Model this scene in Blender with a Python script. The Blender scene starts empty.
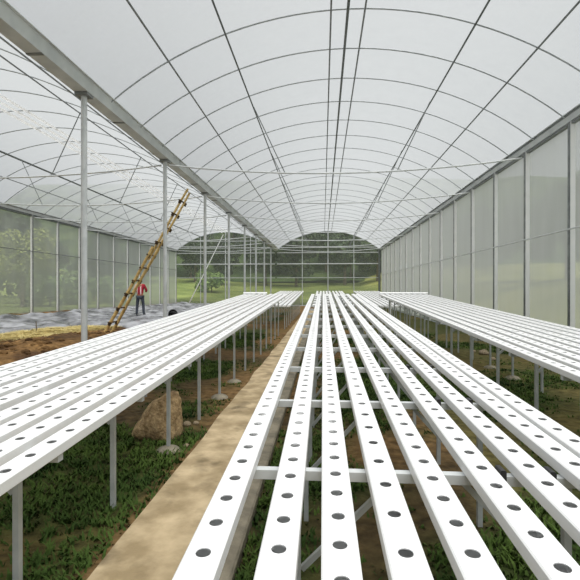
import bpy, bmesh, math, random
from mathutils import Vector, Matrix, noise

random.seed(7)
sc = bpy.context.scene
COL = sc.collection
PI = math.pi

# ------------------------------------------------------------------ helpers
WORDS = ['zeroth', 'first', 'second', 'third', 'fourth', 'fifth', 'sixth', 'seventh', 'eighth', 'ninth', 'tenth',
         'eleventh', 'twelfth', 'thirteenth', 'fourteenth', 'fifteenth', 'sixteenth', 'seventeenth', 'eighteenth',
         'nineteenth', 'twentieth']


def nth(k):
    return WORDS[k]


def link(o, parent=None):
    COL.objects.link(o)
    if parent is not None:
        o.parent = parent
    return o


def tag(o, label=None, cat=None, group=None, kind=None):
    if label: o['label'] = label
    if cat: o['category'] = cat
    if group: o['group'] = group
    if kind: o['kind'] = kind
    return o


def empty(name, loc, rz=0.0):
    o = bpy.data.objects.new(name, None)
    o.location = loc
    o.rotation_euler = (0, 0, rz)
    o.empty_display_size = .1
    return link(o)


def copy_tree(o, parent=None):
    c = o.copy()
    COL.objects.link(c)
    c.parent = parent
    for ch in [x for x in o.children]:
        copy_tree(ch, c)
    return c


class MB:
    def __init__(s):
        s.v = []; s.f = []

    def add(s, vs, fs):
        b = len(s.v)
        s.v += [tuple(p) for p in vs]
        s.f += [tuple(i + b for i in f) for f in fs]

    def box(s, x0, x1, y0, y1, z0, z1, c=0.0):
        # box with the four long (y) edges chamfered by c
        if c <= 0:
            vs = [(x, y, z) for y in (y0, y1) for (x, z) in ((x0, z0), (x1, z0), (x1, z1), (x0, z1))]
            s.add(vs, [(0, 1, 2, 3), (7, 6, 5, 4), (0, 4, 5, 1), (1, 5, 6, 2), (2, 6, 7, 3), (3, 7, 4, 0)])
        else:
            pr = [(x0 + c, z0), (x1 - c, z0), (x1, z0 + c), (x1, z1 - c), (x1 - c, z1), (x0 + c, z1), (x0, z1 - c), (x0, z0 + c)]
            vs = [(x, y, z) for y in (y0, y1) for (x, z) in pr]
            n = 8
            s.add(vs, [tuple(range(n)), tuple(range(2 * n - 1, n - 1, -1))] + [(i, i + n, (i + 1) % n + n, (i + 1) % n) for i in range(n)])

    def tube(s, pts, r, n=8, caps=True):
        pts = [Vector(p) for p in pts]
        rs = r if isinstance(r, (list, tuple)) else [r] * len(pts)
        ring = []
        up = None
        for i, p in enumerate(pts):
            d = (pts[min(i + 1, len(pts) - 1)] - pts[max(i - 1, 0)]).normalized()
            if up is None:
                up = Vector((0, 0, 1)) if abs(d.z) < .9 else Vector((0, 1, 0))
            a = d.cross(up).normalized()
            b = a.cross(d).normalized()
            up = b
            ring.append([p + (a * math.cos(2 * PI * k / n) + b * math.sin(2 * PI * k / n)) * rs[i] for k in range(n)])
        vs = [q for rr in ring for q in rr]
        fs = []
        for i in range(len(pts) - 1):
            for k in range(n):
                k2 = (k + 1) % n
                fs.append((i * n + k, i * n + k2, (i + 1) * n + k2, (i + 1) * n + k))
        if caps:
            fs.append(tuple(range(n - 1, -1, -1)))
            fs.append(tuple(range((len(pts) - 1) * n, len(pts) * n)))
        s.add(vs, fs)

    def bar(s, p, q, w, h=None):
        # square bar between two points
        p = Vector(p); q = Vector(q)
        h = h or w
        d = (q - p).normalized()
        up = Vector((0, 0, 1)) if abs(d.z) < .9 else Vector((0, 1, 0))
        a = d.cross(up).normalized() * w / 2
        b = a.cross(d).normalized() * h / 2
        vs = [c + e for c in (p, q) for e in (-a - b, a - b, a + b, -a + b)]
        s.add(vs, [(3, 2, 1, 0), (4, 5, 6, 7), (0, 1, 5, 4), (1, 2, 6, 5), (2, 3, 7, 6), (3, 0, 4, 7)])

    def lathe(s, prof, n=16, cx=0, cy=0):
        vs = [(cx + r * math.cos(2 * PI * k / n), cy + r * math.sin(2 * PI * k / n), z) for (r, z) in prof for k in range(n)]
        fs = []
        for i in range(len(prof) - 1):
            for k in range(n):
                k2 = (k + 1) % n
                fs.append((i * n + k, i * n + k2, (i + 1) * n + k2, (i + 1) * n + k))
        s.add(vs, fs)

    def mesh(s, name, m, smooth=False):
        me = bpy.data.meshes.new(name)
        me.from_pydata(s.v, [], s.f)
        if m: me.materials.append(m)
        bm = bmesh.new(); bm.from_mesh(me)
        bmesh.ops.recalc_face_normals(bm, faces=bm.faces)
        bm.to_mesh(me); bm.free()
        if smooth:
            me.polygons.foreach_set('use_smooth', [True] * len(me.polygons))
            me.set_sharp_from_angle(angle=math.radians(50))
        me.update()
        return me

    def build(s, name, m, parent=None, loc=(0, 0, 0), smooth=False):
        o = bpy.data.objects.new(name, s.mesh(name, m, smooth))
        o.location = loc
        return link(o, parent)


def obj(name, me, parent=None, loc=(0, 0, 0)):
    o = bpy.data.objects.new(name, me)
    o.location = loc
    return link(o, parent)


# ------------------------------------------------------------------ materials
def rgb(c):
    return (c[0], c[1], c[2], 1)


def lin(r, g, b):
    f = lambda u: (u / 255 / 12.92) if u <= 10 else ((u / 255 + .055) / 1.055) ** 2.4
    return (f(r), f(g), f(b))


def new_mat(name):
    m = bpy.data.materials.new(name)
    m.use_nodes = True
    nt = m.node_tree
    for n in list(nt.nodes): nt.nodes.remove(n)
    out = nt.nodes.new('ShaderNodeOutputMaterial')
    return m, nt, out


def surf(name, c, c2=None, rough=.6, metal=0.0, scale=8.0, bump=0.0, bscale=None, spec=.5, rand=0.0, detail=4):
    """principled surface whose colour drifts between two tones with 3-D noise."""
    m, nt, out = new_mat(name)
    N, L = nt.nodes, nt.links
    p = N.new('ShaderNodeBsdfPrincipled')
    p.inputs['Roughness'].default_value = rough
    p.inputs['Metallic'].default_value = metal
    p.inputs['Specular IOR Level'].default_value = spec
    L.new(p.outputs[0], out.inputs[0])
    tc = N.new('ShaderNodeTexCoord')
    nz = N.new('ShaderNodeTexNoise')
    nz.inputs['Scale'].default_value = scale
    nz.inputs['Detail'].default_value = detail
    L.new(tc.outputs['Object'], nz.inputs['Vector'])
    cr = N.new('ShaderNodeValToRGB')
    cr.color_ramp.elements[0].position = .35
    cr.color_ramp.elements[1].position = .65
    cr.color_ramp.elements[0].color = rgb(c)
    cr.color_ramp.elements[1].color = rgb(c2 or tuple(min(1, v * 1.15) for v in c))
    L.new(nz.outputs['Fac'], cr.inputs[0])
    last = cr.outputs[0]
    if rand:
        oi = N.new('ShaderNodeObjectInfo')
        mr = N.new('ShaderNodeMapRange')
        mr.inputs[3].default_value = 1 - rand
        mr.inputs[4].default_value = 1 + rand
        L.new(oi.outputs['Random'], mr.inputs[0])
        hs = N.new('ShaderNodeHueSaturation')
        L.new(mr.outputs[0], hs.inputs['Value'])
        L.new(last, hs.inputs['Color'])
        last = hs.outputs[0]
    L.new(last, p.inputs['Base Color'])
    if bump:
        nb = N.new('ShaderNodeTexNoise')
        nb.inputs['Scale'].default_value = bscale or scale * 4
        nb.inputs['Detail'].default_value = 6
        L.new(tc.outputs['Object'], nb.inputs['Vector'])
        b = N.new('ShaderNodeBump')
        b.inputs['Strength'].default_value = bump
        b.inputs['Distance'].default_value = .03
        L.new(nb.outputs['Fac'], b.inputs['Height'])
        L.new(b.outputs[0], p.inputs['Normal'])
    return m


def sheet(name, col_t, col_d, open_normal, trans_share=.6, nscale=30.0, namp=.15, streak=None):
    """thin film or insect net: part clear, part scattering; the slanted view meets more threads, so it clears less."""
    m, nt, out = new_mat(name)
    N, L = nt.nodes, nt.links
    tr = N.new('ShaderNodeBsdfTransparent')
    tl = N.new('ShaderNodeBsdfTranslucent'); tl.inputs[0].default_value = rgb(col_t)
    df = N.new('ShaderNodeBsdfDiffuse'); df.inputs[0].default_value = rgb(col_d)
    mx = N.new('ShaderNodeMixShader'); mx.inputs[0].default_value = trans_share
    L.new(df.outputs[0], mx.inputs[1]); L.new(tl.outputs[0], mx.inputs[2])
    lw = N.new('ShaderNodeLayerWeight'); lw.inputs['Blend'].default_value = .5
    # facing = 1-|cos|  ->  cos = 1-facing ; openness = o ** (1/cos)
    cs = N.new('ShaderNodeMath'); cs.operation = 'SUBTRACT'; cs.inputs[0].default_value = 1.0
    L.new(lw.outputs['Facing'], cs.inputs[1])
    mxm = N.new('ShaderNodeMath'); mxm.operation = 'MAXIMUM'; mxm.inputs[1].default_value = .06
    L.new(cs.outputs[0], mxm.inputs[0])
    inv = N.new('ShaderNodeMath'); inv.operation = 'DIVIDE'; inv.inputs[0].default_value = 1.0
    L.new(mxm.outputs[0], inv.inputs[1])
    pw = N.new('ShaderNodeMath'); pw.operation = 'POWER'; pw.inputs[0].default_value = open_normal
    L.new(inv.outputs[0], pw.inputs[1])
    tc = N.new('ShaderNodeTexCoord')
    mp = N.new('ShaderNodeMapping')
    L.new(tc.outputs['Object'], mp.inputs[0])
    if streak: mp.inputs['Scale'].default_value = streak
    nz = N.new('ShaderNodeTexNoise'); nz.inputs['Scale'].default_value = nscale; nz.inputs['Detail'].default_value = 5
    L.new(mp.outputs[0], nz.inputs['Vector'])
    mr = N.new('ShaderNodeMapRange'); mr.inputs[1].default_value = .3; mr.inputs[2].default_value = .7
    mr.inputs[3].default_value = 1 - namp; mr.inputs[4].default_value = 1 + namp
    L.new(nz.outputs['Fac'], mr.inputs[0])
    mu = N.new('ShaderNodeMath'); mu.operation = 'MULTIPLY'; mu.use_clamp = True
    L.new(pw.outputs[0], mu.inputs[0]); L.new(mr.outputs[0], mu.inputs[1])
    fin = N.new('ShaderNodeMixShader')
    L.new(mu.outputs[0], fin.inputs[0]); L.new(mx.outputs[0], fin.inputs[1]); L.new(tr.outputs[0], fin.inputs[2])
    L.new(fin.outputs[0], out.inputs[0])
    return m


M = {}
M['channel'] = surf('white_plastic', (.86, .87, .87), (.90, .90, .90), rough=.38, scale=3, spec=.4)
M['galv'] = surf('galvanised_steel', lin(190, 194, 195), lin(208, 211, 211), rough=.5, metal=.0, scale=5)
M['leg'] = surf('leg_steel', lin(160, 164, 164), lin(182, 186, 185), rough=.55, scale=6)
M['galv_dark'] = surf('weathered_pipe', lin(112, 116, 116), lin(134, 138, 138), rough=.55, metal=.25, scale=10)
M['pipe_dark'] = surf('dark_pipe', lin(84, 90, 88), lin(106, 111, 109), rough=.5, metal=.2, scale=10)
M['hoop'] = surf('hoop_pipe', lin(150, 155, 158), lin(172, 176, 178), rough=.5, metal=.2, scale=10)
M['white_pipe'] = surf('white_pvc', (.88, .89, .89), (.93, .93, .93), rough=.35, scale=5)
M['gutter'] = surf('gutter_sheet', lin(188, 193, 195), lin(206, 210, 211), rough=.6, metal=.0, scale=3)
M['bamboo'] = surf('bamboo', lin(176, 144, 84), lin(218, 190, 128), rough=.55, scale=9)
M['bamboo_dark'] = surf('bamboo_lashing', lin(62, 48, 30), lin(92, 70, 42), rough=.8, scale=20)
M['black'] = surf('black_plastic', (.012, .012, .014), (.03, .03, .032), rough=.4, scale=12)
M['concrete'] = surf('footing_concrete', lin(120, 115, 100), lin(158, 150, 132), rough=.9, scale=9, bump=.5)
M['rock'] = surf('boulder_rock', lin(136, 112, 78), lin(196, 168, 126), rough=.9, scale=5, bump=1.0, bscale=11)
M['stone'] = surf('stone', lin(132, 116, 92), lin(176, 160, 134), rough=.9, scale=7, bump=.5, rand=.25)
M['mulch'] = surf('silver_mulch_film', lin(78, 79, 82), lin(172, 173, 178), rough=.26, scale=1.6, bump=.4, bscale=5, spec=.8)
M['grass'] = surf('grass_blades', lin(38, 62, 24), lin(84, 106, 46), rough=.8, scale=1.6, spec=.2)
M['straw'] = surf('dry_straw', lin(190, 172, 112), lin(220, 206, 150), rough=.85, scale=3, spec=.15)
M['leaf_dark'] = surf('forest_leaves', lin(40, 54, 36), lin(74, 88, 60), rough=.7, scale=.7, rand=.3, spec=.2)
M['leaf_mid'] = surf('shrub_leaves', lin(70, 96, 48), lin(120, 140, 80), rough=.7, scale=.9, rand=.25, spec=.2)
M['leaf_yellow'] = surf('yellow_green_leaves', lin(112, 126, 56), lin(152, 160, 82), rough=.7, scale=1.2, rand=.1, spec=.2)
M['bark'] = surf('bark', lin(78, 66, 52), lin(112, 98, 80), rough=.9, scale=6, bump=.4)
M['skin'] = surf('skin', lin(150, 100, 74), lin(166, 114, 86), rough=.6, scale=10)
M['hair'] = surf('hair', (.012, .01, .008), (.03, .024, .02), rough=.6, scale=40)
M['jeans'] = surf('dark_trousers', lin(50, 56, 66), lin(74, 80, 92), rough=.85, scale=14)
M['shoe'] = surf('shoe_rubber', lin(40, 42, 48), lin(58, 60, 66), rough=.6, scale=10)


def path_mat():
    m = surf('path_concrete', lin(150, 132, 100), lin(198, 178, 144), rough=.9, scale=4.5, bump=.35, bscale=24, detail=7)
    nt = m.node_tree; N, L = nt.nodes, nt.links
    p = [n for n in N if n.type == 'BSDF_PRINCIPLED'][0]
    src = p.inputs['Base Color'].links[0].from_socket
    tc = [n for n in N if n.type == 'TEX_COORD'][0]
    nz = N.new('ShaderNodeTexNoise'); nz.inputs['Scale'].default_value = 3.6; nz.inputs['Detail'].default_value = 10
    L.new(tc.outputs['Object'], nz.inputs['Vector'])
    cr = N.new('ShaderNodeValToRGB')
    cr.color_ramp.elements[0].position = .54; cr.color_ramp.elements[1].position = .72
    L.new(nz.outputs['Fac'], cr.inputs[0])
    mx = N.new('ShaderNodeMix'); mx.data_type = 'RGBA'
    L.new(cr.outputs[0], mx.inputs[0]); L.new(src, mx.inputs[6]); mx.inputs[7].default_value = rgb(lin(112, 98, 72))
    L.new(mx.outputs[2], p.inputs['Base Color'])
    return m


def ground_mat():
    m, nt, out = new_mat('soil_and_moss')
    N, L = nt.nodes, nt.links
    p = N.new('ShaderNodeBsdfPrincipled'); p.inputs['Roughness'].default_value = .95
    p.inputs['Specular IOR Level'].default_value = .15
    L.new(p.outputs[0], out.inputs[0])
    at = N.new('ShaderNodeAttribute'); at.attribute_name = 'cover'
    tc = N.new('ShaderNodeTexCoord')
    nz = N.new('ShaderNodeTexNoise'); nz.inputs['Scale'].default_value = 9; nz.inputs['Detail'].default_value = 8
    L.new(tc.outputs['Object'], nz.inputs['Vector'])
    mr = N.new('ShaderNodeMapRange'); mr.inputs[1].default_value = .25; mr.inputs[2].default_value = .75
    mr.inputs[3].default_value = .35; mr.inputs[4].default_value = 1.6
    L.new(nz.outputs['Fac'], mr.inputs[0])
    mx = N.new('ShaderNodeVectorMath'); mx.operation = 'SCALE'
    L.new(at.outputs['Color'], mx.inputs[0]); L.new(mr.outputs[0], mx.inputs['Scale'])
    L.new(mx.outputs[0], p.inputs['Base Color'])
    b = N.new('ShaderNodeBump'); b.inputs['Strength'].default_value = .9; b.inputs['Distance'].default_value = .05
    L.new(nz.outputs['Fac'], b.inputs['Height']); L.new(b.outputs[0], p.inputs['Normal'])
    return m


def shirt_mat():
    # vertical red, pale pink and white stripes
    m, nt, out = new_mat('striped_shirt_cloth')
    N, L = nt.nodes, nt.links
    p = N.new('ShaderNodeBsdfPrincipled'); p.inputs['Roughness'].default_value = .85
    L.new(p.outputs[0], out.inputs[0])
    tc = N.new('ShaderNodeTexCoord'); sx = N.new('ShaderNodeSeparateXYZ')
    L.new(tc.outputs['Object'], sx.inputs[0])
    mr = N.new('ShaderNodeMapRange'); mr.inputs[1].default_value = -.32; mr.inputs[2].default_value = .32
    L.new(sx.outputs['X'], mr.inputs[0])
    cr = N.new('ShaderNodeValToRGB'); cr.color_ramp.interpolation = 'CONSTANT'
    e = cr.color_ramp.elements
    e[0].position = 0; e[0].color = rgb(lin(226, 176, 178))
    e[1].position = .37; e[1].color = rgb(lin(158, 26, 44))
    for pos, c in ((.52, lin(236, 206, 206)), (.61, lin(168, 30, 48)), (.80, lin(140, 24, 40))):
        k = e.new(pos); k.color = rgb(c)
    L.new(mr.outputs[0], cr.inputs[0]); L.new(cr.outputs[0], p.inputs['Base Color'])
    return m


def sky_stripe_mat():  # translucent white, so ridge pipes imitate bright stripes of sky
    m, nt, out = new_mat('sky_stripe_pipe')
    a = nt.nodes.new('ShaderNodeBsdfTranslucent'); a.inputs[0].default_value = (.95, .95, .95, 1)
    b = nt.nodes.new('ShaderNodeBsdfDiffuse'); b.inputs[0].default_value = (.9, .9, .9, 1)
    mx = nt.nodes.new('ShaderNodeMixShader'); mx.inputs[0].default_value = .8
    nt.links.new(b.outputs[0], mx.inputs[1]); nt.links.new(a.outputs[0], mx.inputs[2]); nt.links.new(mx.outputs[0], out.inputs[0])
    return m


M['sky_stripe'] = sky_stripe_mat()
M['path'] = path_mat()
M['ground'] = ground_mat()
M['shirt'] = shirt_mat()
M['film'] = sheet('roof_film', (.385, .40, .41), (.40, .41, .415), .57, trans_share=.82, nscale=2.2, namp=.16)
M['net'] = sheet('insect_net', (.74, .765, .76), (.66, .68, .68), .61, trans_share=.5, nscale=1.3, namp=.14, streak=(1, 1, .25))
M['net_right'] = sheet('insect_net_denser', (.62, .64, .67), (.55, .57, .59), .52, trans_share=.5, nscale=1.6, namp=.24, streak=(1, 1, .25))  # less open and greyer than the left net, with stronger streaks
M['net_back'] = sheet('gable_net', (.50, .54, .50), (.46, .49, .46), .72, trans_share=.5, nscale=1.3, namp=.05)

# ------------------------------------------------------------------ measurements (metres; y runs down the hall)
EYE = 1.47
XL, XM, XR = -13.0, -4.07, 4.95          # outer eave, middle gutter, eave over the net wall
GZ, RISE = 4.8, 1.66                      # gutter height, rise of the bow roof
Y0, YB = -4.0, 39.5                      # building start, gable wall
TH = math.atan(32.8 / 455)
CAM = Vector((-.005, 0, EYE))


def arc_z(xc, half, x):
    R = (half * half + RISE * RISE) / (2 * RISE)
    return GZ - (R - RISE) + math.sqrt(max(R * R - (x - xc) ** 2, 0))


BAYS = {'mulch': ((XL + XM) / 2, (XM - XL) / 2), 'bench': ((XM + XR) / 2, (XR - XM) / 2)}
BAYNAME = {'mulch': 'the mulched bay', 'bench': 'the bench bay'}


def sm(a, b, t):
    t = max(0, min(1, (t - a) / (b - a)))
    return t * t * (3 - 2 * t)


def nz(x, y, s, o=0):
    return noise.noise(Vector((x * s + o, y * s - o, o * .37)))


def gh(x, y):
    """ground height inside the greenhouse."""
    left = .22 + .18 * sm(34, 18, y)
    t = sm(-9.5, -13.0, x)
    h = .06 * sm(-4.2, -5.4, x) * (1 - t) + left * t
    if x < -4.2: h += .05 * abs(nz(x, y, 1.9, 2)) + .035 * nz(x, y, 4.3, 8)
    h += .34 * math.exp(-((x + 5.9) / 1.3) ** 2 - ((y - 9.6) / 2.6) ** 2)          # heap of dug soil
    h += .16 * math.exp(-((x + 8.3) / 1.3) ** 2 - ((y - 12.5) / 3.0) ** 2)
    h += .025 * nz(x, y, .9) + .015 * nz(x, y, 2.7, 4)
    return h


def px_ground(px, py, z=0.0):
    """where the sight line through a measured point of the photograph meets the ground."""
    fw = Vector((-math.sin(TH), math.cos(TH), 0)); rt = Vector((math.cos(TH), math.sin(TH), 0))
    d = (EYE - z) * 455 / (py - 289)
    p = CAM + fw * d + rt * ((px - 290) / 455 * d)
    return p.x, p.y


def grassy(x, y):
    """0..1 how green the ground is."""
    g = nz(x, y, .55, 3) + .5 * nz(x, y, 1.6, 9)
    v = sm(-.25, .35, g + .12)
    g += .9 * math.exp(-((x + 2.3) / .55) ** 2 - ((y - 4.1) / .9) ** 2)
    v = sm(-.25, .35, g + .12)
    if -1.2 < x < -.46: return 0
    if x < -4.3:
        v *= .25 + .75 * math.exp(-((x + 8.0) / .5) ** 2 - ((y - 10.2) / 1.0) ** 2)
        if not (8.8 < y < 11.5): v *= .2
    if -1.75 < x < -1.2 and y > 7: v *= .5
    if x > 1.5: v *= .75
    return v


# ------------------------------------------------------------------ ground
def make_ground():
    xs = []; x = XL - .1
    while x < XR + .12:
        xs.append(x); x += .14
    ys = []; y = Y0
    while y < YB + .1:
        ys.append(y); y += .12 if y < 14 else .25
    vs = [(x, y, gh(x, y)) for y in ys for x in xs]
    n = len(xs)
    fs = [(j * n + i, j * n + i + 1, (j + 1) * n + i + 1, (j + 1) * n + i) for j in range(len(ys) - 1) for i in range(n - 1)]
    me = bpy.data.meshes.new('floor'); me.from_pydata(vs, [], fs); me.materials.append(M['ground'])
    me.polygons.foreach_set('use_smooth', [True] * len(fs))
    at = me.color_attributes.new('cover', 'FLOAT_COLOR', 'POINT')
    soil = Vector(lin(84, 70, 48)); soil2 = Vector(lin(118, 94, 62)); green = Vector(lin(52, 68, 32)); straw = Vector(lin(206, 184, 118))
    olive = Vector(lin(92, 92, 52))
    brown = Vector(lin(84, 62, 42)); rust = Vector(lin(140, 108, 68))
    dat = []
    for (x, y, z) in vs:
        c = soil.lerp(soil2, sm(-.3, .4, nz(x, y, .8, 6)))
        if x > 1.3: c = c.lerp(olive, .6)
        c = c.lerp(green, .85 * grassy(x, y))
        if x < -4.3:
            k = sm(-.3, .4, nz(x, y, 1.3, 2) + .3 * nz(x, y, 4, 2))
            b = brown.lerp(rust, k)
            c = c.lerp(b, sm(-4.0, -4.6, x) * (1 - .7 * grassy(x, y)))
            s = sm(-7.0, -7.6, x + .5 * nz(x, y, .8, 12)) * sm(10.2, 11.4, y + .6 * nz(x, y, .9, 8)) * sm(18.5, 16.5, y)
            c = c.lerp(straw, s)
        if y > 12 and -1.9 < x < -1.1: c = c.lerp(rust, .4)
        dat += [c.x, c.y, c.z, 1]
    at.data.foreach_set('color', dat)
    o = obj('floor', me)
    tag(o, kind='structure')


make_ground()


def make_outside():
    """lawn and banks around the greenhouse."""
    def oh(x, y):
        dl = max(0, XL - x); dr = max(0, x - XR); db = max(0, y - YB)
        inside = dl == 0 and dr == 0 and db == 0
        if inside: return -.6
        h = 0
        if dl: h += .24 + .16 * sm(40, 19, y) + .03 * min(dl, 6) + .12 * max(0, dl - 7) * .5
        if dr: h += .05 + .26 * min(dr, 7) + .02 * dr
        if db: h += .05 + .085 * db
        return h + .12 * nz(x, y, .3, 5) * min(1, (dl + dr + db) / 2)
    xs = [-60, -50, -42, -36, -31, -27, -24, -22, -20, -18, -16.5, -15, -14, -13.12, -13.06, -9, -4, 0, 4.9, 4.96, 5.02, 6, 7, 8, 9.5, 11, 13, 16, 20, 26, 34, 44, 60]
    ys = [-12, -6, 0, 3, 6, 9, 12, 15, 18, 21, 24, 27, 30, 33, 36, 39.4, 39.55, 39.62, 41, 43, 46, 49, 52, 56, 60, 66, 72, 80]
    vs = [(x, y, oh(x, y)) for y in ys for x in xs]
    n = len(xs)
    fs = [(j * n + i, j * n + i + 1, (j + 1) * n + i + 1, (j + 1) * n + i) for j in range(len(ys) - 1) for i in range(n - 1)
          if not (XL - .07 < (xs[i] + xs[i + 1]) / 2 < XR + .03 and ys[j + 1] < YB + .06)]
    me = bpy.data.meshes.new('lawn'); me.from_pydata(vs, [], fs)
    lm = surf('lawn_grass', lin(78, 90, 46), lin(112, 120, 66), rough=.9, scale=.35, bump=.5, bscale=5, spec=.1, detail=6)
    # left strip's colour lightened to offset tree shade; right bank a paler hay tone
    N, L = lm.node_tree.nodes, lm.node_tree.links
    p = [n for n in N if n.type == 'BSDF_PRINCIPLED'][0]
    src = p.inputs['Base Color'].links[0].from_socket
    tc = [n for n in N if n.type == 'TEX_COORD'][0]
    sx = N.new('ShaderNodeSeparateXYZ'); L.new(tc.outputs['Object'], sx.inputs[0])
    cr = N.new('ShaderNodeValToRGB')
    mr = N.new('ShaderNodeMapRange'); mr.inputs[1].default_value = -20; mr.inputs[2].default_value = 20
    L.new(sx.outputs['X'], mr.inputs[0]); L.new(mr.outputs[0], cr.inputs[0])
    e = cr.color_ramp.elements
    e[0].position = .155; e[0].color = rgb((1.45, 1.5, 1.5)); e[1].position = .68; e[1].color = rgb((1.75, 1.5, 1.6))
    for pos in (.185, .62):
        k = e.new(pos); k.color = (1, 1, 1, 1)
    mx = N.new('ShaderNodeMix'); mx.data_type = 'RGBA'; mx.blend_type = 'MULTIPLY'; mx.inputs[0].default_value = 1
    L.new(src, mx.inputs[6]); L.new(cr.outputs[0], mx.inputs[7]); L.new(mx.outputs[2], p.inputs['Base Color'])
    me.materials.append(lm)
    me.polygons.foreach_set('use_smooth', [True] * len(fs))
    tag(obj('lawn', me), kind='structure')
    # wooded hillside behind
    xs = [-70 + 5 * i for i in range(29)]; ys = [66, 70, 75, 82, 92, 105, 120]
    vs = [(x, y, 2.0 + 26 * sm(64, 112, y) + 1.2 * nz(x, y, .08, 2)) for y in ys for x in xs]
    n = len(xs)
    fs = [(j * n + i, j * n + i + 1, (j + 1) * n + i + 1, (j + 1) * n + i) for j in range(len(ys) - 1) for i in range(n - 1)]
    me = bpy.data.meshes.new('hill'); me.from_pydata(vs, [], fs)
    me.materials.append(surf('hill_undergrowth', lin(40, 56, 32), lin(78, 92, 54), rough=.95, scale=.4, bump=.6, bscale=2, spec=.1))
    me.polygons.foreach_set('use_smooth', [True] * len(fs))
    tag(obj('hill', me), kind='structure')
    return oh


OH = make_outside()

# concrete walkway
mb = MB()
ys = [Y0 + .25 * i for i in range(int((31 - Y0) / .25))]
pv = []
for y in ys:
    a = -1.17 + .03 * nz(0, y, 1.1, 3); b = -.46 + .02 * nz(3, y, 1.3, 3)
    z = .045
    pv += [(a, y, -.06), (a + .01, y, z), ((a + b) / 2, y, z + .004), (b - .01, y, z), (b, y, -.06)]
pf = [(j * 5 + i, j * 5 + i + 1, (j + 1) * 5 + i + 1, (j + 1) * 5 + i) for j in range(len(ys) - 1) for i in range(4)]
mb.add(pv, pf)
o = mb.build('walkway_path', M['path'])
tag(o, kind='structure')

mb = MB(); mb.box(-.60, -.445, Y0, 27, -.06, .075, .012)
o = mb.build('path_curb', surf('curb_concrete', lin(112, 106, 92), lin(150, 142, 124), rough=.9, scale=6, bump=.4))
tag(o, kind='structure')

# ------------------------------------------------------------------ shell: films and nets
for k, (bay, (xc, half)) in enumerate(BAYS.items()):
    mb = MB()
    nx = 28
    ys = [Y0 + (YB - Y0) * j / 33 for j in range(34)]
    vs = []
    for y in ys:
        for i in range(nx + 1):
            x = xc - half + 2 * half * i / nx
            vs.append((x, y, arc_z(xc, half, x) + .035))
    n = nx + 1
    mb.add(vs, [(j * n + i, j * n + i + 1, (j + 1) * n + i + 1, (j + 1) * n + i) for j in range(33) for i in range(nx)])
    o = mb.build('ceiling', M['film'], smooth=True)
    tag(o, kind='structure')


def wall_sheet(name, x, z0s, m):
    mb = MB()
    ys = [Y0 + (YB - Y0) * j / 22 for j in range(23)]
    vs = []
    for y in ys: vs += [(x, y, z0s(y)), (x, y, GZ + .05)]
    mb.add(vs, [(2 * j, 2 * j + 1, 2 * j + 3, 2 * j + 2) for j in range(22)])
    tag(mb.build(name, m), kind='structure')


wall_sheet('wall_left', XL - .06, lambda y: gh(XL, y) - .05, M['net'])
wall_sheet('wall_right', XR + .06, lambda y: -.05, M['net_right'])
mb = MB()
for bay, (xc, half) in BAYS.items():
    nx = 24
    vs = []
    for i in range(nx + 1):
        x = xc - half + 2 * half * i / nx
        vs += [(x, YB + .05, -.1), (x, YB + .05, arc_z(xc, half, x) + .03)]
    mb.add(vs, [(2 * i, 2 * i + 1, 2 * i + 3, 2 * i + 2) for i in range(nx)])
tag(mb.build('wall_back', M['net_back']), kind='structure')

# ------------------------------------------------------------------ frame: posts, gutters, hoops, purlins, ties
FR = [7.5 + 4 * k for k in range(8)]     # tie frames


def post_mesh(r, h, m, n=12, sq=False):
    mb = MB()
    if sq: mb.box(-r, r, -r, r, 0, h)
    else: mb.tube([(0, 0, -.05), (0, 0, h)], r, n)
    return mb.mesh('post', m, smooth=not sq)


pm = post_mesh(.05, GZ + .02, M['galv'])
plate = MB(); plate.box(-.11, .11, -.11, .11, GZ - .05, GZ - .005)
plm = plate.mesh('cap_plate', M['galv_dark'])
for k, y in enumerate(FR):
    p = obj('gutter_post', pm, loc=(XM, y, 0))
    tag(p, 'round galvanised post under the middle gutter, %s from the front' % nth(k + 1), 'post', 'posts under the middle gutter')
    obj('cap_plate', plm, p)

pm_r = MB(); pm_r.box(-.045, .05, -.045, .045, -.05, GZ); pm_r = pm_r.mesh('wall_post', M['white_pipe'])
st = MB(); st.box(-.056, -.0455, -.035, .045, -.02, GZ - .01); st = st.mesh('film_lock', M['galv_dark'])
for k in range(15):
    y = 9.5 + 2 * k - .05
    p = obj('wall_post', pm_r, loc=(XR - .01, y, 0))
    tag(p, 'square steel post of the hazy net wall beside the benches, %s from the front' % nth(k + 1), 'post', 'posts of the net wall beside the benches')
    obj('film_lock', st, p)
for k in range(11):
    y = 19.45 + 2 * k
    p = obj('wall_post', pm_r, loc=(XL + .03, y, 0)); p.rotation_euler.z = PI
    tag(p, 'slim pale post of the net wall beyond the mulched beds, %s from the front' % nth(k + 1), 'post', 'posts of the net wall beyond the mulched beds')
    obj('film_lock', st, p)


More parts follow.
